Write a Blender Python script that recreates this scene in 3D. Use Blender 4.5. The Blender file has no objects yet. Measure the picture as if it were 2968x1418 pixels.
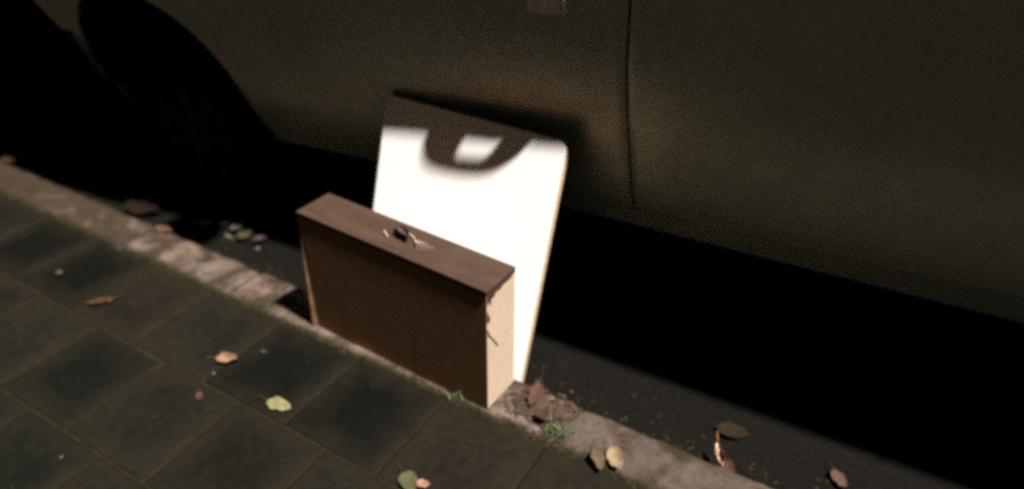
import bpy, bmesh, math, random
from mathutils import Vector, Matrix, noise
R = math.radians
random.seed(7)
S = bpy.context.scene
COL = S.collection

# ------------------------------------------------------------------ camera
cam_d = bpy.data.cameras.new('camera')
cam = bpy.data.objects.new('camera', cam_d)
COL.objects.link(cam)
S.camera = cam
PITCH, YAW = R(33.043), R(58.766)
fh = Vector((-math.cos(YAW), math.sin(YAW), 0))
right = Vector((math.sin(YAW), math.cos(YAW), 0))
fwd = fh * math.cos(PITCH) + Vector((0, 0, -math.sin(PITCH)))
up = fh * math.sin(PITCH) + Vector((0, 0, math.cos(PITCH)))
M = Matrix((right, up, -fwd)).transposed().to_4x4()
M.translation = Vector((0, 0, 1.4))
cam.matrix_world = M
cam_d.sensor_width = 36
cam_d.lens = 25.47
cam_d.clip_start = 0.02
cam_d.clip_end = 500
cam_d.dof.use_dof = True
cam_d.dof.focus_distance = 1.72
cam_d.dof.aperture_fstop = 0.75
S.cycles.filter_width = 3.8
S.cycles.use_denoising = False

# ------------------------------------------------------------------ light: night, one street lamp high to the right
w = bpy.data.worlds.new('World')
S.world = w
w.use_nodes = True
bg = w.node_tree.nodes['Background']
bg.inputs[0].default_value = (0.95, 0.86, 0.60, 1)
bg.inputs[1].default_value = 0.0032
sun_d = bpy.data.lights.new('street_lamp_light', 'SUN')
sun_d.energy = 4.6
sun_d.angle = R(1.8)
sun_d.color = (1.0, 0.93, 0.86)
sun = bpy.data.objects.new('street_lamp_light', sun_d)
COL.objects.link(sun)
SUNDIR = Vector((0.50, -0.015, 1.0)).normalized()
sun.rotation_euler = SUNDIR.to_track_quat('Z', 'Y').to_euler()
sun.location = (3, 1, 6)
vs = S.view_settings
vs.view_transform = 'Standard'
vs.look = 'None'
vs.exposure = 1.70
vs.gamma = 1
vs.use_curve_mapping = False

# ------------------------------------------------------------------ helpers
def tag(o, label=None, cat=None, group=None, kind=None):
    for k, v in (('label', label), ('category', cat), ('group', group), ('kind', kind)):
        if v:
            o[k] = v
    return o

def link(name, me, parent=None, mat=None):
    o = bpy.data.objects.new(name, me)
    COL.objects.link(o)
    if mat and isinstance(me, bpy.types.Mesh) and not me.materials:
        me.materials.append(mat)
    if parent:
        o.parent = parent
    return o

def mesh(name, verts, faces, smooth=False):
    me = bpy.data.meshes.new(name)
    me.from_pydata([tuple(v) for v in verts], [], faces)
    me.update()
    if smooth:
        for p in me.polygons:
            p.use_smooth = True
    return me

def from_bm(name, bm, smooth=False):
    bmesh.ops.recalc_face_normals(bm, faces=bm.faces)
    me = bpy.data.meshes.new(name)
    bm.to_mesh(me)
    bm.free()
    if smooth:
        for p in me.polygons:
            p.use_smooth = True
    return me

def empty(name, loc, rz=0.0):
    o = bpy.data.objects.new(name, None)
    o.empty_display_size = 0.1
    COL.objects.link(o)
    o.location = loc
    o.rotation_euler.z = rz
    return o

def box_bm(x0, x1, y0, y1, z0, z1, bev=0.0, seg=2):
    bm = bmesh.new()
    bmesh.ops.create_cube(bm, size=1)
    for v in bm.verts:
        v.co = Vector(((x0 + x1) / 2 + v.co.x * (x1 - x0), (y0 + y1) / 2 + v.co.y * (y1 - y0), (z0 + z1) / 2 + v.co.z * (z1 - z0)))
    if bev:
        bmesh.ops.bevel(bm, geom=bm.edges[:], offset=bev, segments=seg, affect='EDGES', profile=0.6)
    return bm

def nz(p, s=1.0, seed=0.0):
    return noise.noise(Vector((p[0] * s + seed, p[1] * s - seed * 0.7, (p[2] if len(p) > 2 else 0) * s + seed * 1.3)))

# ------------------------------------------------------------------ materials
class NT:
    def __init__(self, name):
        self.m = bpy.data.materials.new(name)
        self.m.use_nodes = True
        self.t = self.m.node_tree
        self.b = self.t.nodes['Principled BSDF']
        self.pos = None
    def n(self, typ, **kw):
        x = self.t.nodes.new(typ)
        for k, v in kw.items():
            setattr(x, k, v)
        return x
    def l(self, a, b):
        self.t.links.new(a, b)
    def coord(self, world=True):
        if self.pos is None:
            if world:
                self.pos = self.n('ShaderNodeNewGeometry').outputs['Position']
            else:
                self.pos = self.n('ShaderNodeTexCoord').outputs['Object']
        return self.pos
    def noise(self, scale, detail=4, rough=0.6, stretch=None, dist=0.0, world=True):
        x = self.n('ShaderNodeTexNoise')
        x.inputs['Scale'].default_value = scale
        x.inputs['Detail'].default_value = detail
        x.inputs['Roughness'].default_value = rough
        x.inputs['Distortion'].default_value = dist
        c = self.coord(world)
        if stretch:
            mp = self.n('ShaderNodeMapping')
            mp.inputs['Scale'].default_value = stretch
            self.l(c, mp.inputs[0])
            c = mp.outputs[0]
        self.l(c, x.inputs['Vector'])
        return x.outputs['Fac']
    def ramp(self, fac, stops):
        x = self.n('ShaderNodeValToRGB')
        e = x.color_ramp.elements
        while len(e) < len(stops):
            e.new(0.5)
        for i, (p, c) in enumerate(stops):
            e[i].position = p
            e[i].color = (c[0], c[1], c[2], 1) if not isinstance(c, float) else (c, c, c, 1)
        self.l(fac, x.inputs[0])
        return x.outputs[0]
    def mix(self, fac, a, b, mode='MIX'):
        x = self.n('ShaderNodeMix', data_type='RGBA', blend_type=mode)
        for s, v in ((0, fac), (6, a), (7, b)):
            if isinstance(v, (int, float)):
                x.inputs[s].default_value = v
            elif isinstance(v, tuple):
                x.inputs[s].default_value = (v[0], v[1], v[2], 1)
            else:
                self.l(v, x.inputs[s])
        return x.outputs[2]
    def bump(self, h, strength=0.3, dist=0.005):
        x = self.n('ShaderNodeBump')
        x.inputs['Strength'].default_value = strength
        x.inputs['Distance'].default_value = dist
        self.l(h, x.inputs['Height'])
        self.l(x.outputs[0], self.b.inputs['Normal'])
    def fin(self, col, rough=0.8, spec=0.2, metal=0.0):
        if isinstance(col, tuple):
            self.b.inputs['Base Color'].default_value = (*col, 1)
        else:
            self.l(col, self.b.inputs['Base Color'])
        if isinstance(rough, (int, float)):
            self.b.inputs['Roughness'].default_value = rough
        else:
            self.l(rough, self.b.inputs['Roughness'])
        self.b.inputs['Specular IOR Level'].default_value = spec
        self.b.inputs['Metallic'].default_value = metal
        return self.m

def m_tile():
    t = NT('dark_concrete_tile')
    info = t.n('ShaderNodeObjectInfo')
    n1 = t.noise(5, 5, 0.65)
    n2 = t.noise(38, 4, 0.7)
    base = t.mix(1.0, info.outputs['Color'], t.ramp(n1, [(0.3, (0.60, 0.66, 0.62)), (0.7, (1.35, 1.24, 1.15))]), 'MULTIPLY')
    base = t.mix(1.0, base, t.ramp(n2, [(0.3, 0.6), (0.72, 1.45)]), 'MULTIPLY')
    base = t.mix(1.0, base, t.ramp(t.noise(190, 2, 0.8), [(0.3, 0.6), (0.7, 1.4)]), 'MULTIPLY')
    # dirt and moss creeping in from the joints
    tc = t.n('ShaderNodeTexCoord').outputs['Object']
    sx = t.n('ShaderNodeSeparateXYZ')
    t.l(tc, sx.inputs[0])
    def edge(o):
        a = t.n('ShaderNodeMath', operation='ABSOLUTE')
        t.l(o, a.inputs[0])
        return a.outputs[0]
    mx = t.n('ShaderNodeMath', operation='MAXIMUM')
    t.l(edge(sx.outputs[0]), mx.inputs[0])
    t.l(edge(sx.outputs[1]), mx.inputs[1])
    n3 = t.noise(17, 4, 0.7)
    ad = t.n('ShaderNodeMath', operation='MULTIPLY_ADD')
    t.l(n3, ad.inputs[0])
    ad.inputs[1].default_value = 0.11
    t.l(mx.outputs[0], ad.inputs[2])
    f = t.ramp(ad.outputs[0], [(0.120, 0.0), (0.215, 0.60)])
    dirt = t.ramp(t.noise(11, 3, 0.6), [(0.35, (0.0085, 0.0075, 0.0040)), (0.62, (0.0135, 0.0100, 0.0064))])
    c = t.mix(f, base, dirt)
    t.bump(n2, 0.5, 0.004)
    return t.fin(c, 0.85, 0.06)

def m_joint():
    t = NT('joint_soil')
    c = t.ramp(t.noise(26, 4, 0.7), [(0.3, (0.008, 0.0076, 0.004)), (0.7, (0.018, 0.0138, 0.009))])
    t.bump(t.noise(140, 3), 0.8, 0.006)
    return t.fin(c, 0.95, 0.03)

def m_kerb():
    t = NT('kerb_concrete')
    n1 = t.noise(9, 5, 0.62, dist=0.5)
    n2 = t.noise(70, 4, 0.7)
    base = t.ramp(t.noise(4.5, 3, 0.5), [(0.35, (0.102, 0.073, 0.058)), (0.65, (0.088, 0.072, 0.060))])
    base = t.mix(1.0, base, t.ramp(n2, [(0.3, 0.72), (0.7, 1.25)]), 'MULTIPLY')
    info = t.n('ShaderNodeObjectInfo')
    base = t.mix(1.0, base, info.outputs['Color'], 'MULTIPLY')
    sx0 = t.n('ShaderNodeSeparateXYZ')
    t.l(t.coord(), sx0.inputs[0])
    silt = t.n('ShaderNodeMapRange')       # more silt and leaf mould towards the far end
    for q, v in ((1, -1.7), (2, -3.1), (3, 0.0), (4, 0.24)):
        silt.inputs[q].default_value = v
    t.l(sx0.outputs[0], silt.inputs[0])
    sm = t.n('ShaderNodeMath', operation='ADD')
    t.l(n1, sm.inputs[0])
    t.l(silt.outputs[0], sm.inputs[1])
    f = t.ramp(sm.outputs[0], [(0.42, 0.0), (0.60, 0.9)])
    dirt = t.ramp(t.noise(19, 4, 0.6), [(0.35, (0.0125, 0.0100, 0.0055)), (0.65, (0.027, 0.0175, 0.0120))])
    c = t.mix(f, base, dirt)
    # moss and soil along the tile-side edge
    sx = t.n('ShaderNodeSeparateXYZ')
    t.l(t.coord(), sx.inputs[0])
    ad = t.n('ShaderNodeMath', operation='MULTIPLY_ADD')
    t.l(t.noise(13, 4, 0.65), ad.inputs[0])
    ad.inputs[1].default_value = -0.085
    t.l(sx.outputs[1], ad.inputs[2])
    mr = t.n('ShaderNodeMapRange')
    mr.inputs[1].default_value = 1.095
    mr.inputs[2].default_value = 1.065
    t.l(ad.outputs[0], mr.inputs[0])
    c = t.mix(mr.outputs[0], c, (0.016, 0.0135, 0.0065))
    t.bump(n2, 0.6, 0.004)
    return t.fin(c, 0.9, 0.08)

def m_asphalt():
    t = NT('asphalt')
    n2 = t.noise(120, 3, 0.7)
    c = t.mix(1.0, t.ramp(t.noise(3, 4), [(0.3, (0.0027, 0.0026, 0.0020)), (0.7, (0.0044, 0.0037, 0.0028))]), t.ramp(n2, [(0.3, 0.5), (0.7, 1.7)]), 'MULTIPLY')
    t.bump(n2, 0.8, 0.006)
    return t.fin(c, 0.9, 0.05)

def m_simple(name, col, rough=0.6, spec=0.3, metal=0.0, ns=30, var=0.25, bump=0.0, stretch=None, world=True):
    t = NT(name)
    n = t.noise(ns, 4, 0.65, stretch=stretch, world=world)
    c = t.mix(1.0, tuple(col), t.ramp(n, [(0.3, 1.0 - var), (0.7, 1.0 + var)]), 'MULTIPLY')
    if bump:
        t.bump(n, bump, 0.003)
    return t.fin(c, rough, spec, metal)

def m_objcol(name, rough=0.85, spec=0.06, ns=60, var=0.3, transl=0.0):
    t = NT(name)
    info = t.n('ShaderNodeObjectInfo')
    c = t.mix(1.0, info.outputs['Color'], t.ramp(t.noise(ns, 3, 0.6), [(0.3, 1 - var), (0.7, 1 + var)]), 'MULTIPLY')
    if transl:
        t.b.inputs['Transmission Weight'].default_value = 0
    return t.fin(c, rough, spec)

def m_paint():
    t = NT('dusty_grey_car_paint')
    n = t.noise(2.2, 4, 0.6)
    streak = t.noise(7, 5, 0.7, stretch=(1.0, 1.0, 0.35))
    c = t.mix(1.0, (0.375, 0.408, 0.340), t.ramp(n, [(0.3, 0.9), (0.7, 1.08)]), 'MULTIPLY')
    c = t.mix(1.0, c, t.ramp(t.noise(230, 2, 0.8), [(0.3, 0.62), (0.7, 1.38)]), 'MULTIPLY')      # film of road dust
    c = t.mix(t.ramp(streak, [(0.45, 0.0), (0.8, 0.22)]), c, (0.20, 0.16, 0.11))
    rg = t.ramp(t.noise(14, 4), [(0.3, 0.32), (0.7, 0.48)])
    m = t.fin(c, rg, 0.45, 0.5)
    t.b.inputs['Coat Weight'].default_value = 0.25
    t.b.inputs['Coat Roughness'].default_value = 0.22
    return m

def m_veneer(name, a, b, rough, spec):
    t = NT(name)
    g = t.noise(6, 6, 0.65, stretch=(1.2, 6, 6), world=False, dist=0.6)
    f = t.noise(40, 4, 0.7, stretch=(1, 7, 7), world=False)
    c = t.ramp(g, [(0.3, a), (0.7, b)])
    c = t.mix(1.0, c, t.ramp(f, [(0.3, 0.8), (0.7, 1.2)]), 'MULTIPLY')
    t.bump(f, 0.15, 0.002)
    return t.fin(c, rough, spec)

MT = {
    'tile': m_tile(), 'joint': m_joint(), 'kerb': m_kerb(), 'asphalt': m_asphalt(),
    'paint': m_paint(),
    'seam': m_simple('dirty_seam', (0.10, 0.09, 0.07), 0.9, 0.05),
    'lit_patch': m_simple('painted_lit_patch', (0.62, 0.58, 0.55), 0.45, 0.3, 0.2),
    'black': m_simple('black_plastic', (0.003, 0.003, 0.003), 0.8, 0.05),
    'liner': m_simple('wheel_arch_liner', (0.004, 0.004, 0.004), 0.95, 0.03),
    'rubber': m_simple('tyre_rubber', (0.005, 0.005, 0.005), 0.8, 0.1, ns=50, var=0.4, bump=0.3),
    'rim': m_simple('dull_wheel_metal', (0.006, 0.006, 0.006), 0.5, 0.4, 0.5),
    'glass': m_simple('dark_window_glass', (0.006, 0.007, 0.007), 0.06, 0.5),
    'chrome': m_simple('worn_handle_metal', (0.55, 0.52, 0.50), 0.35, 0.5, 0.6),
    'white': m_simple('white_melamine', (0.86, 0.85, 0.84), 0.5, 0.3, ns=3, var=0.02),
    'core': m_simple('chipboard_core', (0.36, 0.27, 0.18), 0.9, 0.1, ns=160, var=0.35, bump=0.4),
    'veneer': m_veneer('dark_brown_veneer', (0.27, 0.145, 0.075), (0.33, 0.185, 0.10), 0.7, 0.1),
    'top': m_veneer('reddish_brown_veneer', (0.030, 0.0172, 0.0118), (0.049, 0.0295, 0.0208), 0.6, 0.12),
    'cream': m_veneer('raw_pale_wood', (0.36, 0.283, 0.207), (0.39, 0.306, 0.225), 0.85, 0.1),
    'leaf': m_objcol('fallen_leaf'),
    'grass': m_objcol('grass_blade', 0.5, 0.3),
    'straw': m_objcol('dry_straw', 0.5, 0.3),
    'moss': m_simple('moss_and_crumbs', (0.016, 0.0135, 0.0065), 0.95, 0.03, ns=40, var=0.6),
    'soil': m_simple('brown_leaf_litter', (0.040, 0.027, 0.019), 0.95, 0.05, ns=45, var=0.6, bump=0.8),
    'edging': m_simple('worn_pale_edging', (0.17, 0.105, 0.058), 0.9, 0.05, ns=25, var=0.35),
    'mark': m_simple('dark_scratch', (0.03, 0.018, 0.012), 0.9, 0.05),
}

# ------------------------------------------------------------------ road, pavement, kerb
KY0, KY1, RZ = 1.113, 1.272, -0.08
def ground(name, x0, x1, y0, y1, z, mat):
    me = mesh(name, [(x0, y0, z), (x1, y0, z), (x1, y1, z), (x0, y1, z)], [(0, 1, 2, 3)])
    return tag(link(name, me, mat=mat), kind='structure')
ground('road', -60, 60, 1.20, 60, RZ, MT['asphalt'])
pave = ground('pavement', -60, 60, -60, 1.16, -0.0036, MT['joint'])

TX, TY = 0.305, 0.30
def tile_mesh(k):
    bm = bmesh.new()
    n = 5
    hx, hy = TX / 2 - 0.004, TY / 2 - 0.004
    us = [-1, -0.93, -0.4, 0.1, 0.55, 0.93, 1]
    g = []
    for j, v in enumerate(us):
        row = []
        for i, u in enumerate(us):
            e = max(abs(u), abs(v))
            z = 0.0016 * nz((u, v), 1.4, k * 7.1 + 3)
            if e > 0.99:
                z -= 0.0022
            jx = 0.0022 * nz((u, v), 3.1, k * 3.3) if e > 0.9 else 0
            jy = 0.0022 * nz((u, v), 3.1, k * 5.3 + 9) if e > 0.9 else 0
            row.append(bm.verts.new((u * hx + jx, v * hy + jy, z)))
        g.append(row)
    for j in range(len(us) - 1):
        for i in range(len(us) - 1):
            bm.faces.new((g[j][i], g[j][i + 1], g[j + 1][i + 1], g[j + 1][i]))
    bd = [e for e in bm.edges if e.is_boundary]
    r = bmesh.ops.extrude_edge_only(bm, edges=bd)
    for v in r['geom']:
        if isinstance(v, bmesh.types.BMVert):
            v.co.z = -0.045
    me = from_bm('paving_tile', bm)
    for p in me.polygons:
        p.use_smooth = p.normal.z > 0.5
    me.materials.append(MT['tile'])
    return me
tiles = [tile_mesh(k) for k in range(5)]
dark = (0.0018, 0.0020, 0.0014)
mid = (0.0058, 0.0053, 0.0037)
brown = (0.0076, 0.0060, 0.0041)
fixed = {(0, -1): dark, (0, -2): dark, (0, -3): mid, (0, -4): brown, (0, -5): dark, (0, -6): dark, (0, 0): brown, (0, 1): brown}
for row in range(10):
    cy = KY0 - 0.004 - TY * (row + 0.5)
    off = 0.0 if row % 2 == 0 else TX / 2
    for i in range(-14, 9):
        cx = -0.877 + TX * (i + 0.5) + off
        o = link('paving_tile', tiles[(i * 3 + row * 5) % 5], pave)
        o.location = (cx, cy, random.uniform(-0.001, 0.001))
        o.rotation_euler = (R(random.uniform(-0.35, 0.35)), R(random.uniform(-0.35, 0.35)), R(random.choice((0, 180)) + random.uniform(-0.4, 0.4)))
        c = fixed.get((row, i))
        if c is None:
            f = random.random()
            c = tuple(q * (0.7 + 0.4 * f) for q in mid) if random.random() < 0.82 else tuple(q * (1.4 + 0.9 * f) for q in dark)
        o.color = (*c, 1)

kerb = tag(empty('kerb', (0, (KY0 + KY1) / 2, 0)), kind='structure')
def kerb_stone(k):
    n, L = 90, 1.192
    prof = [(KY0, -0.25), (KY0, -0.012), (KY0 + 0.006, -0.001), (KY0 + 0.03, 0.0), (KY0 + 0.08, 0.0), (KY0 + 0.12, 0.0), (KY1 - 0.016, -0.001), (KY1 - 0.004, -0.008), (KY1, -0.025), (KY1 + 0.008, -0.25)]
    vs_, fs = [], []
    m = len(prof)
    for i in range(n + 1):
        x = -L / 2 + L * i / n
        ed = max(0.0, abs(x) - (L / 2 - 0.012)) / 0.012
        for j, (y, z) in enumerate(prof):
            a = 0.0035 * nz((x, y), 9, k * 11.3) + 0.003 * nz((x, y), 28, k)
            if j in (6, 7, 8):
                y += 0.0075 * nz((x, 0.3), 7, k * 2.7) + 0.005 * nz((x, 0.1), 31, k) - 0.012 * ed * ed
                z -= 0.006 * max(0, nz((x, 0.9), 13, k * 4.1)) + 0.006 * ed
            if j in (1, 2):
                y += 0.004 * nz((x, 1.3), 12, k * 5.1) + 0.003 * nz((x, 0.7), 40, k)
            if 2 <= j <= 7:
                z += a * 0.5 - 0.004 * ed
            vs_.append((x, y - (KY0 + KY1) / 2, z))
    for i in range(n):
        for j in range(m - 1):
            a = i * m + j
            fs.append((a, a + m, a + m + 1, a + 1))
    fs.append(tuple(range(m)))
    fs.append(tuple(n * m + j for j in reversed(range(m))))
    me = mesh('kerb_stone', vs_, fs)
    me.materials.append(MT['kerb'])
    bmx = bmesh.new(); bmx.from_mesh(me); bmesh.ops.recalc_face_normals(bmx, faces=bmx.faces); bmx.to_mesh(me); bmx.free()
    for p in me.polygons:
        p.use_smooth = len(p.vertices) == 4 and p.normal.z > 0.2
    return me
ks = [kerb_stone(k) for k in range(3)]
for i in range(-5, 6):
    o = link('kerb_stone', ks[(i + 6) % 3], kerb)
    o.location = (-0.555 - 0.5985 + 1.197 * i, 0, 0.0005 * (i % 3))
    o.color = {-2: (0.6, 0.56, 0.5, 1), -1: (0.98, 0.97, 0.95, 1), 0: (1.02, 1.0, 1.0, 1), 1: (0.60, 0.62, 0.63, 1)}.get(i, (0.8, 0.8, 0.8, 1))
# soil filling the ground below and between the kerb stones
def strip(name, x0, x1, y0, y1, z0, z1, mat):
    return link(name, from_bm(name, box_bm(x0, x1, y0, y1, z0, z1)), mat=mat)
tag(strip('kerb_bed', -60, 60, 1.09, 1.262, -0.3, -0.03, MT['joint']), kind='structure')

# ------------------------------------------------------------------ parked car (faces left)
car = tag(empty('parked_car', (-1.0, 2.3, RZ)), 'dusty grey car parked along the kerb with a dark wheel arch', 'car')
ZS = [0.10, 0.245, 0.33, 0.45, 0.61, 0.75, 0.87, 0.95, 1.04, 1.14]
YS = [1.80, 1.735, 1.690, 1.625, 1.576, 1.534, 1.510, 1.504, 1.499, 1.495]
def interp(z, xs, ys):
    if z <= xs[0]:
        return ys[0]
    for a in range(len(xs) - 1):
        if z <= xs[a + 1]:
            f = (z - xs[a]) / (xs[a + 1] - xs[a])
            return ys[a] + (ys[a + 1] - ys[a]) * f
    return ys[-1]
def prof(z):       # smoothed profile
    return sum(interp(z + d, ZS, YS) for d in (-0.04, -0.02, 0, 0.02, 0.04)) / 5
def plan(x):       # the car stands slightly nose-in to the kerb, its flank a little bowed
    if x > -0.8:
        return 0.0035 + 0.034 * (x + 0.8)
    if x < -1.5:
        return 0.085 * (x + 1.15) - 0.0
    t = (-0.8 - x) / 0.7
    a, b = 0.010 * 0.35, 0.085 * -0.35
    return a + (b - a) * (t * 0.24 + t * t * 0.76)
def Y(x, z, off=0.0):
    y = prof(z) + plan(x) + off - (0.0008 if x > -0.615 else 0)
    y += 0.006 * math.exp(-((x + 0.6175) / 0.013) ** 2)      # edges rolled in at the door gap
    if x < -1.7 and z > 0.74:      # front wing bulged outward to throw shade over the gutter
        a = min(1.0, (-1.7 - x) / 0.6)
        b = min(1.0, (z - 0.74) / 0.26)
        y -= 0.065 * a * a * (3 - 2 * a) * b * b * (3 - 2 * b)
    if x < -3.5:
        y += 0.30 * (x + 3.5) ** 2
    if x > 0.9:
        y += 0.10 * (x - 0.9) ** 2
    return y
AX, AZ, AR = -2.385, 0.44, 0.374
BX = 0.85
def sill_bot(x):
    return 0.266 + 0.028 * (x + 2.07)
def sill_top(x):
    return 0.318 + 0.045 * (x + 2.0)
def bottom(x, base):
    b = base(x)
    for cx in (AX, BX):
        d = x - cx
        if abs(d) < AR:
            b = max(b, AZ + math.sqrt(AR * AR - d * d) * 1.0)
    return b
def skin(name, xs, zb, zt, mat, thick=0.02, nzr=26):
    bm = bmesh.new()
    cols = []
    for x in xs:
        b, t = zb(x), zt(x)
        cols.append([bm.verts.new((x + 1.0, Y(x, b + (t - b) * j / nzr) - 2.3, b + (t - b) * j / nzr - RZ)) for j in range(nzr + 1)])
    for i in range(len(xs) - 1):
        for j in range(nzr):
            bm.faces.new((cols[i][j], cols[i + 1][j], cols[i + 1][j + 1], cols[i][j + 1]))
    bd = [e for e in bm.edges if e.is_boundary]
    r = bmesh.ops.extrude_edge_only(bm, edges=bd)
    for v in r['geom']:
        if isinstance(v, bmesh.types.BMVert):
            v.co.y += thick
    me = bpy.data.meshes.new(name)
    bmesh.ops.recalc_face_normals(bm, faces=bm.faces)
    bm.to_mesh(me); bm.free()
    for p in me.polygons:
        p.use_smooth = True
    me.set_sharp_from_angle(angle=R(40))
    return link(name, me, car, mat)
def frange(a, b, n):
    return [a + (b - a) * i / n for i in range(n + 1)]
def arch_xs(cx, a, b):
    xs = [a]
    lo, hi = cx - AR, cx + AR
    if a < lo - 0.01:
        xs += frange(a, lo - 0.002, 6)[1:]
    xs += [cx + (AR - 0.0005) * math.sin(math.pi / 2 * q / 22) for q in range(-22, 23) if a < cx + (AR - 0.0005) * math.sin(math.pi / 2 * q / 22) < b]
    if b > hi + 0.01:
        xs += frange(hi + 0.002, b, 10)
    else:
        xs.append(b)
    return xs
BELT = lambda x: 1.10
skin('front_wing', [-3.98, -3.6, -3.2, -2.9] + arch_xs(AX, -2.768, -1.7405), lambda x: 0.745 if x < -2.80 else bottom(x, lambda q: sill_top(q) + 0.001), BELT, MT['paint'])
door = skin('front_door', frange(-1.7385, -0.67, 24) + [-0.655, -0.645, -0.637, -0.631, -0.6255, -0.6210], lambda x: sill_top(x) + 0.001, BELT, MT['paint'])
skin('rear_side_panel', [-0.6140, -0.6095, -0.604, -0.598, -0.590, -0.58] + arch_xs(BX, -0.565, 1.5), lambda x: bottom(x, lambda q: sill_top(q) + 0.001), BELT, MT['paint'])
skin('sill', frange(AX + AR + 0.001, BX - AR - 0.001, 40), sill_bot, lambda x: sill_top(x) - 0.001, MT['paint'], nzr=6)

def carmesh(name, bm, mat, smooth=False, parent=None):
    for v in bm.verts:
        v.co += Vector((1.0, -2.3, -RZ))
    me = from_bm(name, bm, smooth)
    if smooth:
        me.set_sharp_from_angle(angle=R(35))
    return link(name, me, parent or car, mat)

# inner body: floor, far side, ends (dark), standing 25 mm behind the outer skins
def extrude_section(sec, xs, shift):
    bm = bmesh.new()
    rows = []
    for x in xs:
        rows.append([bm.verts.new((x, y + shift(x), z)) for y, z in sec])
    m = len(sec)
    for i in range(len(xs) - 1):
        for j in range(m):
            k = (j + 1) % m
            bm.faces.new((rows[i][j], rows[i + 1][j], rows[i + 1][k], rows[i][k]))
    bm.faces.new(rows[0]); bm.faces.new(list(reversed(rows[-1])))
    return bm
sec = [(1.80, 0.27), (1.72, 0.33), (1.65, 0.45), (1.595, 0.61), (1.572, 0.75), (1.562, 0.95), (1.565, 1.09), (3.20, 1.09), (3.22, 0.6), (3.10, 0.30)]
carmesh('inner_body', extrude_section(sec, [-1.98, -1.5, -1.1, -0.6, 0.40], lambda x: plan(x) - 0.008), MT['seam'])
for a, b in ((-3.95, -2.80), (1.285, 1.62)):
    carmesh('inner_body', extrude_section([(1.50, 0.14), (1.50, 0.6), (1.54, 1.09), (3.15, 1.09), (3.15, 0.6), (3.05, 0.14)] if a < 0 else [(1.78, 0.30), (1.66, 0.6), (1.66, 1.09), (3.15, 1.09), (3.15, 0.6), (3.05, 0.30)], [a, b], lambda x: 0), MT['liner'])
WR = AR + 0.02
for cx in (AX, BX):       # wheel housings
    bm = bmesh.new()
    pts = [(cx + WR * math.cos(a), AZ + WR * math.sin(a)) for a in frange(0, math.pi, 16)]
    pts = [(cx + WR, 0.24)] + pts + [(cx - WR, 0.24)]
    A = [bm.verts.new((x, Y(x, z) + 0.022, z)) for x, z in pts]
    B = [bm.verts.new((x, 2.0, z)) for x, z in pts]
    for i in range(len(pts) - 1):
        bm.faces.new((A[i], A[i + 1], B[i + 1], B[i]))
    bm.faces.new(B)
    carmesh('wheel_housing', bm, MT['liner'], True)
    bm = box_bm(cx - WR, cx + WR, 2.01, 3.2, 0.33, 1.03)
    carmesh('underbody', bm, MT['liner'])
# roof, pillars and windows
gsec = [(1.545, 1.105), (1.62, 1.30), (1.72, 1.58), (1.80, 1.66), (2.35, 1.70), (2.95, 1.66), (3.03, 1.58), (3.16, 1.105)]
carmesh('roof', extrude_section(gsec, [-1.75, -1.25, 0.2, 1.25, 1.5], lambda x: 0.014 * (x + 1)), MT['paint'], True)
bm = bmesh.new()          # bonnet
g = []
for x in frange(-4.0, -1.74, 12):
    y0 = Y(x, 1.10) + 0.002
    g.append([bm.verts.new((x, y0 + (3.2 - y0) * t, 1.105 + 0.06 * math.sin(math.pi * t) - (0.25 * (x + 3.4) ** 2 if x < -3.4 else 0) - 0.004)) for t in frange(0, 1, 10)])
for i in range(12):
    for j in range(10):
        bm.faces.new((g[i][j], g[i + 1][j], g[i + 1][j + 1], g[i][j + 1]))
carmesh('bonnet', bm, MT['paint'], True)
for nm, x0, x1 in (('door_window', -1.55, -0.66), ('rear_window', -0.56, 1.1)):
    bm = bmesh.new()
    q = [(x0, 1.13), (x1, 1.13), (x1, 1.50), (x0 + (0.25 if nm == 'door_window' else 0), 1.50)]
    f = [bm.verts.new((x, 1.535 + (z - 1.105) * 0.33 + 0.014 * (x + 1), z)) for x, z in q]
    h = [bm.verts.new((v.co.x, v.co.y + 0.006, v.co.z)) for v in f]
    bm.faces.new(f); bm.faces.new(list(reversed(h)))
    for i in range(4):
        bm.faces.new((f[i], f[(i + 1) % 4], h[(i + 1) % 4], h[i]))
    carmesh(nm, bm, MT['glass'])
bm = bmesh.new()          # far flank
f = [bm.verts.new(p) for p in ((-3.4, 3.23, 0.3), (1.6, 3.25, 0.3), (1.6, 3.25, 1.10), (-3.4, 3.23, 1.10))]
bm.faces.new(f)
h = [bm.verts.new(v.co + Vector((0, 0.02, 0))) for v in f]
bm.faces.new(h)
for i in range(4):
    bm.faces.new((f[i], f[(i + 1) % 4], h[(i + 1) % 4], h[i]))
carmesh('far_side_panel', bm, MT['paint'])
# bumpers
def bumper(x0, x1, inv):
    bm = bmesh.new()
    rows = []
    for i in range(13):
        t = i / 12
        x = x0 + (x1 - x0) * t
        y = Y(x0, 0.6) - 0.005 + ((0.085 * (x - x0) + 0.9 * max(0, x0 - 0.85 - x) ** 2) if inv else 0.6 * (x - x0) ** 2)
        rows.append([bm.verts.new((x, y + d, z)) for d, z in ((0.11, 0.13), (0.03, 0.20), (0.0, 0.40), (0.0, 0.62), (0.035, 0.72), (0.20, 0.74))])
    for i in range(12):
        for j in range(5):
            bm.faces.new((rows[i][j], rows[i + 1][j], rows[i + 1][j + 1], rows[i][j + 1]))
    carmesh('bumper', bm, MT['black'], True)
bumper(-2.78, -4.05, True)
bumper(1.51, 1.75, False)
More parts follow.
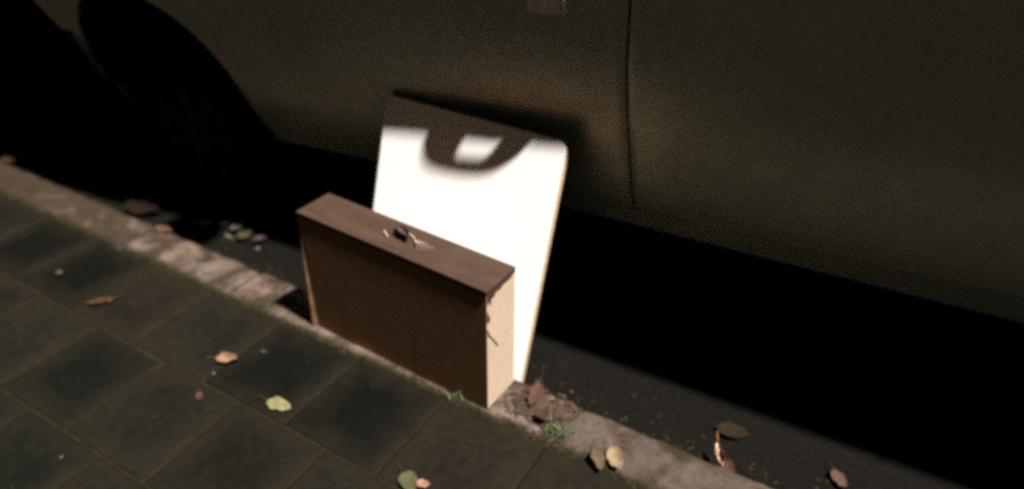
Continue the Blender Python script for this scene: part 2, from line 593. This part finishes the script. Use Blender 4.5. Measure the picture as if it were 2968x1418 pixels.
# rolled lip round the front wheel arch
bm = bmesh.new()
ring = []
for a in frange(R(-12), R(192), 40):
    x, z = AX + AR * math.cos(a), AZ + AR * math.sin(a)
    ring.append([bm.verts.new((x - dx * math.cos(a), Y(x, z) + dy, z - dx * math.sin(a))) for dx, dy in ((0.0, 0.001), (0.0, 0.012), (0.012, 0.016), (0.014, 0.03))])
for i in range(len(ring) - 1):
    for j in range(3):
        bm.faces.new((ring[i][j], ring[i + 1][j], ring[i + 1][j + 1], ring[i][j + 1]))
carmesh('wheel_arch_lip', bm, MT['black'], True)
# wheels
def lathe(name, prof_, mat, parent, n=48, smooth=True):
    bm = bmesh.new()
    rows = []
    for i in range(n):
        a = 2 * math.pi * i / n
        rows.append([bm.verts.new((r * math.cos(a), y, r * math.sin(a))) for r, y in prof_])
    for i in range(n):
        k = (i + 1) % n
        for j in range(len(prof_) - 1):
            bm.faces.new((rows[i][j], rows[k][j], rows[k][j + 1], rows[i][j + 1]))
    me = from_bm(name, bm, smooth)
    me.set_sharp_from_angle(angle=R(40))
    return link(name, me, parent, mat)
def wheel(x, y, flip):
    wh = lathe('wheel', [(0.02, 0.03), (0.06, 0.025), (0.075, 0.05), (0.19, 0.06), (0.205, 0.03), (0.222, 0.012), (0.228, 0.02), (0.22, 0.10), (0.02, 0.12)], MT['rim'], car)
    wh.location = (x + 1.0, y - 2.3, 0.335)
    wh.scale = (0.94, 1, 0.94)
    wh.location.z = 0.315
    lathe('tyre', [(0.226, 0.02), (0.232, 0.008), (0.27, -0.004), (0.305, 0.0), (0.327, 0.018), (0.335, 0.045), (0.335, 0.155), (0.325, 0.185), (0.23, 0.19)], MT['rubber'], wh)
    for q in range(7):
        a = 2 * math.pi * q / 7
        bm = box_bm(0.055, 0.205, 0.018, 0.05, -0.022, 0.022, 0.006, 1)
        bmesh.ops.rotate(bm, verts=bm.verts, cent=(0, 0, 0), matrix=Matrix.Rotation(a, 3, 'Y'))
        link('spoke', from_bm('spoke', bm), wh, MT['rim'])
    if flip:
        wh.rotation_euler.z = math.pi
wheel(AX, 1.56, False)
wheel(BX, 1.62, False)
wheel(AX, 3.19, True)
wheel(BX, 3.19, True)
# bow-shaped door handle with an open grip
def handle():
    HX, HZ0, HZ1 = -0.812, 0.992, 1.030
    out, inn = [], []
    N = 40
    for i in range(N + 1):
        x = -0.958 + 0.298 * i / N
        u = (x + 0.809) / 0.149
        d = 0.039 * max(0.0, 1 - abs(u) ** 4.0) ** 0.62
        out.append((x, d))
        v = (x + 0.790) / 0.064
        inn.append(0.0 if abs(v) >= 1 else (0.0195 * (1 - abs(v) ** 7) ** 0.55))
    bm = bmesh.new()
    cols = []
    for i, (x, d) in enumerate(out):
        yo = Y(x, 0.95)
        def ring_(dd, z):
            return bm.verts.new((x, yo - dd, z))
        top = HZ1
        lo = HZ0 - 0.002
        if inn[i] > 0:
            cols.append([ring_(inn[i], lo + 0.004), ring_(d - 0.003, lo), ring_(d, lo + 0.008), ring_(d, top - 0.008), ring_(d - 0.003, top), ring_(inn[i], top - 0.004)])
        else:
            dd = max(d, 0.001)
            cols.append([ring_(-0.004, lo + 0.004), ring_(dd * 0.9, lo), ring_(dd, lo + 0.008), ring_(dd, top - 0.008), ring_(dd * 0.9, top), ring_(-0.004, top - 0.004)])
    for i in range(N):
        for j in range(6):
            k = (j + 1) % 6
            bm.faces.new((cols[i][j], cols[i + 1][j], cols[i + 1][k], cols[i][k]))
    bm.faces.new(cols[0]); bm.faces.new(list(reversed(cols[-1])))
    for v in bm.verts:
        v.co += Vector((1.0, -2.3, -RZ))
    me = from_bm('door_handle', bm, True)
    me.set_sharp_from_angle(angle=R(45))
    link('door_handle', me, door, MT['paint'])
    return
handle()
bm = bmesh.new()            # pale patch added under the grip, coloured as a spot of light
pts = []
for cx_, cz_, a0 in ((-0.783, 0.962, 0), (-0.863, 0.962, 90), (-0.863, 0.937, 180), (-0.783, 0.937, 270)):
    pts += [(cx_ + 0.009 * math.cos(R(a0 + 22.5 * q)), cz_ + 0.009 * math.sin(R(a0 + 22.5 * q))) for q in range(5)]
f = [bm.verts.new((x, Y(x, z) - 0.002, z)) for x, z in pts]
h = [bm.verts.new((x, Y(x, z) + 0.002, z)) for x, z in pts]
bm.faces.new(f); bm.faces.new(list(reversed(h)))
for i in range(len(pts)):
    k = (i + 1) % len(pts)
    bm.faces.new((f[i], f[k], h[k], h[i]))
carmesh('lit_patch_plate', bm, MT['lit_patch'], False, door)
bm = bmesh.new()            # rubber moulding that closes the belt line
rows = []
for x in frange(-1.75, 1.5, 30):
    y = Y(x, 1.10)
    rows.append([bm.verts.new((x, yy, zz)) for yy, zz in ((y + 0.001, 1.1005), (y + 0.001, 1.108), (y + 0.10, 1.112), (y + 0.10, 1.1005))])
for i in range(30):
    for j in range(4):
        k = (j + 1) % 4
        bm.faces.new((rows[i][j], rows[i + 1][j], rows[i + 1][k], rows[i][k]))
bm.faces.new(rows[0]); bm.faces.new(list(reversed(rows[-1])))
carmesh('belt_moulding', bm, MT['black'])

bm = box_bm(-1.735, -1.575, 1.285, 1.435, 1.105, 1.32, 0.03, 3)
wm = carmesh('wing_mirror', bm, MT['black'], True)
carmesh('mirror_glass', box_bm(-1.574, -1.571, 1.30, 1.42, 1.10, 1.275), MT['glass'], False, wm)
carmesh('mirror_arm', box_bm(-1.69, -1.62, 1.43, 1.54, 1.06, 1.10, 0.012, 2), MT['black'], True, wm)

# ------------------------------------------------------------------ white board leaning on the car
BL = empty('white_board', (-0.762, 1.295, RZ))
tag(BL, 'plain white board with rounded corner leaning against the grey car', 'board')
BL.rotation_euler = (-math.atan2(0.23, 0.69), 0, R(-1.5))
BL.rotation_mode = 'XYZ'
W_, H_, T_ = 0.607, 0.728, 0.016
def rounded(x0, x1, z0, z1, r_tr, r_tl, y0, y1):
    pts = [(x0, z0), (x1, z0)]
    pts += [(x1 - r_tr + r_tr * math.cos(a), z1 - r_tr + r_tr * math.sin(a)) for a in frange(0, math.pi / 2, 6)]
    pts += [(x0 + r_tl + r_tl * math.cos(a), z1 - r_tl + r_tl * math.sin(a)) for a in frange(math.pi / 2, math.pi, 6)]
    bm = bmesh.new()
    f = [bm.verts.new((x, y0, z)) for x, z in pts]
    h = [bm.verts.new((x, y1, z)) for x, z in pts]
    bm.faces.new(f); bm.faces.new(list(reversed(h)))
    for i in range(len(pts)):
        k = (i + 1) % len(pts)
        bm.faces.new((f[i], f[k], h[k], h[i]))
    return bm
link('chipboard_core', from_bm('chipboard_core', rounded(-W_, 0, 0, H_, 0.032, 0.012, 0.0, T_)), BL, MT['core'])
link('white_face', from_bm('white_face', rounded(-W_ + 0.0015, -0.0015, 0.001, H_ - 0.0015, 0.031, 0.011, -0.0016, -0.0001)), BL, MT['white'])

# ------------------------------------------------------------------ brown wooden box on the kerb
BXL, BXD, BXH = 0.636, 0.122, 0.392
ang = math.atan2(1.127 - 1.152, -0.76 + 1.395)
BOX = empty('wooden_box', (-1.395, 1.153, 0.003), ang)
tag(BOX, 'shallow dark brown wooden box standing on edge on the kerb', 'box')
def bpart(name, bm, mat, parent=BOX):
    # the top falls a little towards the right-hand end
    for v in bm.verts:
        if v.co.z > 0.2:
            v.co.z -= 0.012 * v.co.x / BXL
        v.co.y += 0.006 * (v.co.z / BXH)
    me = from_bm(name, bm)
    return link(name, me, parent, mat)
def grid_box(x0, x1, y0, y1, z0, z1, bev):
    bm = box_bm(x0, x1, y0, y1, z0, z1, bev, 2)
    return bm
bpart('front_panel', grid_box(0.0045, BXL - 0.0158, 0.0, 0.012, 0.0, BXH - 0.0165, 0.002), MT['veneer'])
bpart('front_veneer', grid_box(0.012, BXL + 0.0024, -0.0011, -0.0002, 0.0, BXH - 0.0165, 0), MT['veneer'])
bpart('back_panel', grid_box(0.0045, BXL - 0.0158, BXD - 0.012, BXD, 0.0, BXH - 0.0165, 0.002), MT['veneer'])
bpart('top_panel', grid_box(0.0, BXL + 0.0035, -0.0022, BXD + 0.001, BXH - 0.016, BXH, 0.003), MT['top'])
bpart('end_panel', grid_box(BXL - 0.0155, BXL + 0.002, 0.0003, BXD + 0.0005, 0.0, BXH - 0.0165, 0.002), MT['cream'])['label'] = 'pale raw wood end panel'
bpart('end_panel', grid_box(-0.0005, 0.004, 0.0, BXD, 0.0, BXH - 0.0165, 0.0008), MT['cream'])['label'] = 'pale raw edge on the left'
bm = bmesh.new()           # splayed pale edging on the left of the front, wider towards the foot
rows = []
for q in range(13):
    z = 0.004 + (BXH - 0.06) * q / 12
    ww = 0.0135 * (1 - 0.95 * q / 12) + 0.0008 * nz((z, 0), 40)
    pr = 0.0100 * (1 - 0.97 * q / 12)
    rows.append([bm.verts.new(p) for p in ((0.0005, 0.001, z), (0.001, -pr, z), (0.001 + ww, -0.0004, z), (0.001 + ww, 0.001, z))])
for q in range(12):
    for j in range(4):
        k = (j + 1) % 4
        bm.faces.new((rows[q][j], rows[q][k], rows[q + 1][k], rows[q + 1][j]))
bm.faces.new(rows[0]); bm.faces.new(list(reversed(rows[-1])))
bpart('edge_strip', bm, MT['edging'])
# veneer torn at the top of the pale end, and scratches on it
def flat_on_end(name, pts, mat, t=0.0016):
    bm = bmesh.new()
    x = BXL + 0.0021
    f = [bm.verts.new((x + t, y, z)) for y, z in pts]
    h = [bm.verts.new((x - 0.001, y, z)) for y, z in pts]
    bm.faces.new(f); bm.faces.new(list(reversed(h)))
    for i in range(len(pts)):
        k = (i + 1) % len(pts)
        bm.faces.new((f[i], f[k], h[k], h[i]))
    return bpart(name, bm, mat)
zt = BXH - 0.0168
flat_on_end('torn_veneer', [(0.0015, zt), (0.0015, zt - 0.026), (0.008, zt - 0.012), (0.013, zt - 0.034), (0.020, zt - 0.014), (0.028, zt - 0.016), (0.04, zt - 0.006), (0.055, zt - 0.009), (0.072, zt - 0.003), (0.092, zt - 0.004), (0.11, zt)], MT['top'])
flat_on_end('torn_veneer', [(0.0015, zt - 0.045), (0.0015, zt - 0.075), (0.009, zt - 0.082), (0.012, zt - 0.069), (0.006, zt - 0.058)], MT['top'])
flat_on_end('scratch', [(0.008, 0.252), (0.011, 0.252), (0.044, 0.190), (0.046, 0.183), (0.040, 0.190)], MT['mark'])
flat_on_end('scratch', [(0.0015, 0.275), (0.005, 0.268), (0.009, 0.250), (0.003, 0.256)], MT['mark'])

# ------------------------------------------------------------------ small things
def leaf_mesh(L, Wd, fold, curl, seed, tip=1.0, jag=0.12):
    rng = random.Random(seed)
    n = 9
    vs_, fs = [], []
    for i in range(n + 1):
        t = i / n
        wv = Wd / 2 * (math.sin(math.pi * min(1, t ** 0.8)) ** 0.75) * (1 + jag * rng.uniform(-1, 1))
        x = L * (t - 0.5)
        zc = curl * (2 * t - 1) ** 2 * L
        for s in (-1, -0.5, 0, 0.5, 1):
            vs_.append((x + 0.08 * L * rng.uniform(-1, 1) * abs(s) * 0.4, wv * s * math.cos(fold * abs(s)), zc + wv * abs(s) * math.sin(fold) + 0.055 * L * rng.uniform(-1, 1) * abs(s)))
    for i in range(n):
        for j in range(4):
            a = i * 5 + j
            fs.append((a, a + 5, a + 6, a + 1))
    me = mesh('leaf_blade', vs_, fs, True)
    me.materials.append(MT['leaf'])
    return me
def stalk_mesh(L):
    vs_ = []
    for i in range(4):
        t = i / 3
        for a in (0, 2.1, 4.2):
            vs_.append((-L * t, 0.0009 * math.cos(a) + 0.003 * t * t, 0.0009 * math.sin(a) + 0.002 * t))
    fs = [(i * 3 + j, i * 3 + (j + 1) % 3, i * 3 + 3 + (j + 1) % 3, i * 3 + 3 + j) for i in range(3) for j in range(3)]
    me = mesh('stalk', vs_, fs)
    me.materials.append(MT['leaf'])
    return me
def leaf(x, y, z, L, Wd, rz, col, label, fold=0.25, curl=0.06, tilt=(0, 0), seed=1, cat='leaf'):
    e = empty('fallen_leaf', (x, y, z), R(rz))
    e.rotation_euler = (R(tilt[0]), R(tilt[1]), R(rz))
    tag(e, label, cat, 'fallen leaves on the ground')
    o = link('leaf_blade', leaf_mesh(L, Wd, fold, curl, seed), e)
    o.color = (*col, 1)
    s = link('stalk', stalk_mesh(L * 0.45), e)
    s.location = (-L / 2 + 0.004, 0, curl * L)
    s.color = (col[0] * 0.7, col[1] * 0.6, col[2] * 0.5, 1)
    return e
leaf(-2.04, 0.885, 0.006, 0.095, 0.035, 50, (0.034, 0.019, 0.012), 'narrow russet leaf lying on a dark paving tile, farthest on the pavement', 0.3, 0.08, seed=3)
leaf(-1.485, 0.902, 0.010, 0.070, 0.042, 25, (0.16, 0.095, 0.060), 'curled peach tan leaf on the paving, left of the yellow green one', 0.7, 0.14, (18, -8), 5)
leaf(-1.235, 0.853, 0.006, 0.072, 0.046, 10, (0.118, 0.110, 0.056), 'flat yellow green leaf in the middle of the paving in front of the box', 0.15, 0.03, (-4, 3), 8)
leaf(-1.438, 0.764, 0.005, 0.040, 0.020, -30, (0.042, 0.022, 0.017), 'small reddish leaf scrap on the paving below the peach leaf', 0.3, 0.1, seed=9)
leaf(-0.785, 0.832, 0.008, 0.066, 0.045, -25, (0.046, 0.046, 0.021), 'olive green leaf at the bottom edge of the photo', 0.25, 0.05, (6, 0), 12)
leaf(-0.752, 0.842, 0.012, 0.034, 0.024, 20, (0.17, 0.095, 0.070), 'small peach leaf scrap beside the olive green leaf', 0.3, 0.1, seed=14)
leaf(-0.437, 1.112, 0.012, 0.066, 0.040, -52, (0.065, 0.045, 0.026), 'brown half of a folded leaf on the kerb right of the grass tuft', 0.5, 0.10, (-25, 0), 15)
leaf(-0.398, 1.140, 0.016, 0.070, 0.044, -48, (0.17, 0.128, 0.078), 'pale tan leaf with a pointed lobe on the kerb right of the box', 0.45, 0.10, (20, 0), 16)
leaf(-0.190, 1.330, -0.035, 0.070, 0.030, -62, (0.33, 0.21, 0.155), 'pale pink leaf standing curled against the road side of the kerb', 0.9, 0.15, (35, 10), 18)
leaf(-0.160, 1.300, -0.04, 0.075, 0.034, -40, (0.045, 0.022, 0.014), 'dark brown leaf under the pale pink one at the kerb edge', 0.5, 0.12, (20, 0), 19)
leaf(-0.195, 1.455, RZ + 0.010, 0.090, 0.055, 15, (0.013, 0.0085, 0.005), 'large dull brown leaf flat on the road behind the pale pink leaf', 0.25, 0.06, seed=21)
leaf(0.078, 1.436, RZ + 0.010, 0.062, 0.034, -50, (0.055, 0.032, 0.023), 'pinkish brown leaf on the road nearest the bottom right corner', 0.3, 0.10, seed=22)
leaf(-3.36, 1.30, -0.02, 0.08, 0.045, 10, (0.03, 0.02, 0.012), 'brown leaf on the far end of the kerb', 0.4, 0.1, (10, 0), 23)  # this leaf and the next are coloured dim, as if shaded
leaf(-3.40, 1.40, RZ + 0.012, 0.06, 0.04, 60, (0.03, 0.022, 0.018), 'pale leaf in the gutter at the far end of the kerb', 0.4, 0.1, seed=24)
leaf(-2.245, 1.258, 0.006, 0.075, 0.035, 12, (0.060, 0.033, 0.020), 'russet leaf lying over the road edge of the kerb', 0.35, 0.1, (8, 0), 25)
leaf(-2.55, 1.37, RZ + 0.018, 0.17, 0.10, 20, (0.008, 0.0042, 0.003), 'big red brown leaf darkened for shade in the gutter left of the pale ones', 0.4, 0.1, seed=26)  # colour lowered to imitate the car's shadow
leaf(-2.198, 1.475, RZ + 0.018, 0.055, 0.042, 70, (0.048, 0.043, 0.042), 'greyish white leaf in the gutter, farthest of the row of four by the box', 0.4, 0.12, (10, 0), 27)  # this row of four has the gutter shade put into its colours
leaf(-2.122, 1.468, RZ + 0.018, 0.050, 0.044, 40, (0.048, 0.048, 0.040), 'greyish green leaf in the gutter, second of the row of four by the box', 0.4, 0.12, (-10, 0), 28)
leaf(-2.056, 1.450, RZ + 0.018, 0.062, 0.046, 80, (0.026, 0.026, 0.013), 'yellow leaf in the gutter, third of the row of four by the box', 0.4, 0.12, (10, 0), 29)
leaf(-1.987, 1.462, RZ + 0.018, 0.052, 0.044, 50, (0.045, 0.030, 0.030), 'pinkish leaf in the gutter, nearest the box in its row of four', 0.4, 0.12, (-8, 0), 30)
leaf(-0.668, 1.222, 0.018, 0.090, 0.042, -75, (0.050, 0.027, 0.019), 'broad red brown leaf on the kerb just right of the box', 0.35, 0.06, (6, 4), 31)
leaf(-0.607, 1.168, 0.016, 0.062, 0.040, 15, (0.028, 0.017, 0.012), 'dark crumpled leaf between the box and the grass tuft', 0.5, 0.1, (0, 8), 32)
leaf(-1.425, 0.978, 0.006, 0.026, 0.018, 5, (0.026, 0.021, 0.018), 'tiny pale leaf scrap on the dark paving tile in front of the box', 0.3, 0.1, seed=33)
leaf(-2.309, 0.904, 0.006, 0.026, 0.020, 5, (0.05, 0.042, 0.03), 'tiny pale leaf scrap on the far left dark tile', 0.3, 0.1, seed=34)

def pebble(name, x, y, z, r, col, label, cat):
    bm = bmesh.new()
    bmesh.ops.create_icosphere(bm, subdivisions=2, radius=r)
    for v in bm.verts:
        v.co *= 1 + 0.35 * nz(v.co, 60, x * 7)
        v.co.z *= 0.6
    o = link(name, from_bm(name, bm, True), None, MT['straw'])
    o.location = (x, y, z)
    o.color = (*col, 1)
    return tag(o, label, cat)
pebble('pebble', -1.482, 0.845, 0.003, 0.006, (0.07, 0.058, 0.052), 'small whitish pebble on the paving below the peach leaf', 'pebble')
pebble('pebble', -1.965, 1.425, RZ + 0.006, 0.010, (0.04, 0.05, 0.04), 'pale pebble in the gutter left of the box', 'pebble')
pebble('pebble', -1.560, 0.455, 0.003, 0.006, (0.028, 0.025, 0.02), 'dull grey pebble on the near paving at the lower left', 'pebble')
# cigarette end in the gutter
def tube(p0, p1, r, n=8):
    p0, p1 = Vector(p0), Vector(p1)
    q = (p1 - p0).to_track_quat('Z', 'Y').to_matrix()
    vs_ = [p + q @ Vector((r * math.cos(2 * math.pi * i / n), r * math.sin(2 * math.pi * i / n), 0)) for p in (p0, p1) for i in range(n)]
    fs = [(i, (i + 1) % n, n + (i + 1) % n, n + i) for i in range(n)] + [tuple(reversed(range(n))), tuple(range(n, 2 * n))]
    return mesh('tube', vs_, fs, False)
cg = empty('cigarette_end', (-2.118, 1.428, RZ + 0.005), R(-3))
tag(cg, 'white cigarette end in the gutter in front of the pale leaves', 'cigarette')
o = link('paper', tube((-0.022, 0, 0), (0.008, 0, 0), 0.004), cg, MT['straw']); o.color = (0.17, 0.16, 0.13, 1)
o = link('filter', tube((0.0081, 0, 0), (0.022, 0, 0), 0.0041), cg, MT['straw']); o.color = (0.10, 0.06, 0.03, 1)

# dry sprig on the box top (box frame -> world)
SP = empty('dry_sprig', (0, 0, 0), 0)
tag(SP, 'dry pale sprig with a dark curled leaf lying on top of the box', 'sprig')
bxm = Matrix.Translation(Vector((-1.395, 1.153, 0.003))) @ Matrix.Rotation(ang, 4, 'Z')
SP.matrix_world = bxm @ Matrix.Translation(Vector((0.35, 0.062, BXH - 0.0065)))
def straw_obj(name, pts, r, col, parent):
    cu_v, fs = [], []
    n = 5
    for i, p in enumerate(pts):
        rr = r * (1 - 0.5 * i / len(pts))
        for k in range(n):
            a = 2 * math.pi * k / n
            cu_v.append((p[0], p[1] + rr * math.cos(a), p[2] + rr * math.sin(a)))
    for i in range(len(pts) - 1):
        for k in range(n):
            a, b = i * n + k, i * n + (k + 1) % n
            fs.append((a, b, b + n, a + n))
    o = link(name, mesh(name, cu_v, fs, True), parent, MT['straw'])
    o.color = (*col, 1)
    return o
straw_obj('stem', [(-0.012, 0.022, 0.008), (0.004, 0.016, 0.012), (0.02, 0.006, 0.012), (0.034, -0.004, 0.010)], 0.0016, (0.50, 0.42, 0.33), SP)
straw_obj('stem', [(-0.075, -0.004, 0.010), (-0.064, -0.010, 0.009), (-0.052, -0.017, 0.006)], 0.0019, (0.52, 0.43, 0.34), SP)
for k, (dx, dy) in enumerate(((0.055, -0.004), (0.052, -0.014), (0.046, -0.022), (0.036, -0.028), (0.060, 0.004))):
    straw_obj('tine', [(0.022, 0.004, 0.010), (0.022 + dx * 0.5, 0.004 + dy * 0.5, 0.012), (0.022 + dx, dy, 0.007)], 0.0013, (0.24, 0.185, 0.145), SP)
o = link('curled_leaf', leaf_mesh(0.07, 0.036, 0.9, 0.10, 41), SP)
o.location = (-0.025, -0.002, 0.006)
o.rotation_euler = (R(-35), 0, R(-14))
o.color = (0.014, 0.010, 0.008, 1)
o = link('curled_leaf', leaf_mesh(0.055, 0.026, 0.8, 0.12, 42), SP)
o.location = (-0.022, 0.018, 0.010)
o.rotation_euler = (R(25), 0, R(-20))
o.color = (0.055, 0.036, 0.028, 1)

# grass tufts
def tuft(x, y, n, h, spread, col, label, seed):
    rng = random.Random(seed)
    e = empty('grass_tuft', (x, y, -0.004))
    tag(e, label, 'grass')
    for i in range(n):
        a = rng.uniform(0, 2 * math.pi)
        hh = h * rng.uniform(0.5, 1.1)
        lean = rng.uniform(0.3, 1.0) * hh
        bx, by = rng.uniform(-spread, spread), rng.uniform(-spread, spread) * 0.5
        wv = rng.uniform(0.0022, 0.004)
        vs_, fs = [], []
        for j in range(5):
            t = j / 4
            cx, cy, cz = bx + math.cos(a) * lean * t * t, by + math.sin(a) * lean * t * t, hh * (t - 0.25 * t * t)
            ww = wv * (1 - t) + 0.0003
            vs_ += [(cx - math.sin(a) * ww, cy + math.cos(a) * ww, cz), (cx, cy, cz - ww * 0.5), (cx + math.sin(a) * ww, cy - math.cos(a) * ww, cz)]
        for j in range(4):
            fs += [(j * 3, j * 3 + 1, j * 3 + 4, j * 3 + 3), (j * 3 + 1, j * 3 + 2, j * 3 + 5, j * 3 + 4)]
        o = link('blade', mesh('blade', vs_, fs, True), e, MT['grass'])
        f = rng.uniform(0.6, 1.3)
        o.color = (col[0] * f, col[1] * f, col[2] * f, 1)
tuft(-0.852, 1.112, 5, 0.034, 0.022, (0.095, 0.150, 0.055), 'few bright green grass blades against the foot of the box', 1)
tuft(-0.562, 1.150, 26, 0.042, 0.032, (0.050, 0.085, 0.025), 'green grass tuft growing in the kerb joint right of the box', 2)
tuft(-1.715, 1.128, 14, 0.014, 0.020, (0.050, 0.055, 0.022), 'low mossy tuft at the kerb joint left of the box', 3)
tuft(-2.290, 1.108, 14, 0.014, 0.025, (0.045, 0.050, 0.018), 'low mossy tuft at the tile edge far left of the box', 4)

# moss crumbs along the joints, leaf litter on the kerb: nobody could count them
def crumbs(name, n, place, rmin, rmax, mat, seed):
    rng = random.Random(seed)
    vs_, fs = [], []
    for _ in range(n):
        x, y, z = place(rng)
        r = rng.uniform(rmin, rmax)
        b = len(vs_)
        ph = rng.uniform(0, 6.28)
        for k in range(5):
            a = ph + 2 * math.pi * k / 5
            q = r * rng.uniform(0.6, 1.3)
            vs_.append((x + q * math.cos(a) * 1.3, y + q * math.sin(a), z - 0.001))
        vs_.append((x + r * rng.uniform(-0.3, 0.3), y, z + r * rng.uniform(0.3, 0.8)))
        fs += [(b + k, b + (k + 1) % 5, b + 5) for k in range(5)]
    return tag(link(name, mesh(name, vs_, fs, True), None, mat), kind='stuff')
def along_kerb(rng):
    x = rng.uniform(-4.5, 1.0)
    while nz((x, 0), 2.6, 5) < rng.uniform(-0.5, 0.35):
        x = rng.uniform(-4.5, 1.0)
    return x, KY0 - 0.002 + rng.gauss(0, 0.008), -0.001
crumbs('moss', 1500, along_kerb, 0.002, 0.007, MT['moss'], 11)
def on_kerb(rng):
    while True:
        x, y = rng.uniform(-4.5, 1.0), rng.uniform(KY0, KY1 - 0.01)
        if nz((x, y), 6, 17) > rng.uniform(0.05, 0.45):
            return x, y, 0.0005
crumbs('leaf_litter', 900, on_kerb, 0.0015, 0.005, MT['soil'], 12)
def by_box(rng):
    return -0.64 + rng.gauss(0, 0.045), 1.20 + rng.gauss(0, 0.032), 0.002 + 0.006 * rng.random()
# low mound of trodden soil and leaf mould between the box and the grass tuft
def mound():
    n, vs_, fs = 34, [], []
    for j in range(n + 1):
        for i in range(n + 1):
            u, v = -1 + 2 * i / n, -1 + 2 * j / n
            x, y = -0.645 + 0.105 * u, 1.198 + 0.072 * v
            r = math.sqrt(u * u + v * v) + 0.25 * nz((u, v), 2.2, 4)
            h = max(0.0, 1 - r * r * 0.95)
            z = -0.004 + 0.010 * h + (0.007 * nz((x, y), 45, 3) + 0.005 * nz((x, y), 110, 8)) * min(1, 2 * h)
            if h <= 0:
                z = -0.02
            vs_.append((x, y, z))
    for j in range(n):
        for i in range(n):
            a = j * (n + 1) + i
            fs.append((a, a + 1, a + n + 2, a + n + 1))
    return mesh('leaf_mould', vs_, fs, True)
tag(link('leaf_mould', mound(), None, MT['soil']), kind='stuff')
crumbs('soil', 260, by_box, 0.002, 0.008, MT['soil'], 13)
def on_tiles(rng):
    return rng.uniform(-3.2, 0.6), rng.uniform(0.2, KY0), 0.0005
crumbs('grit', 500, on_tiles, 0.001, 0.0035, MT['moss'], 14)
def in_gutter(rng):
    return rng.uniform(-4, 0.8), KY1 + 0.02 + abs(rng.gauss(0, 0.06)), RZ + 0.001
crumbs('gutter_litter', 900, in_gutter, 0.0015, 0.006, MT['moss'], 15)
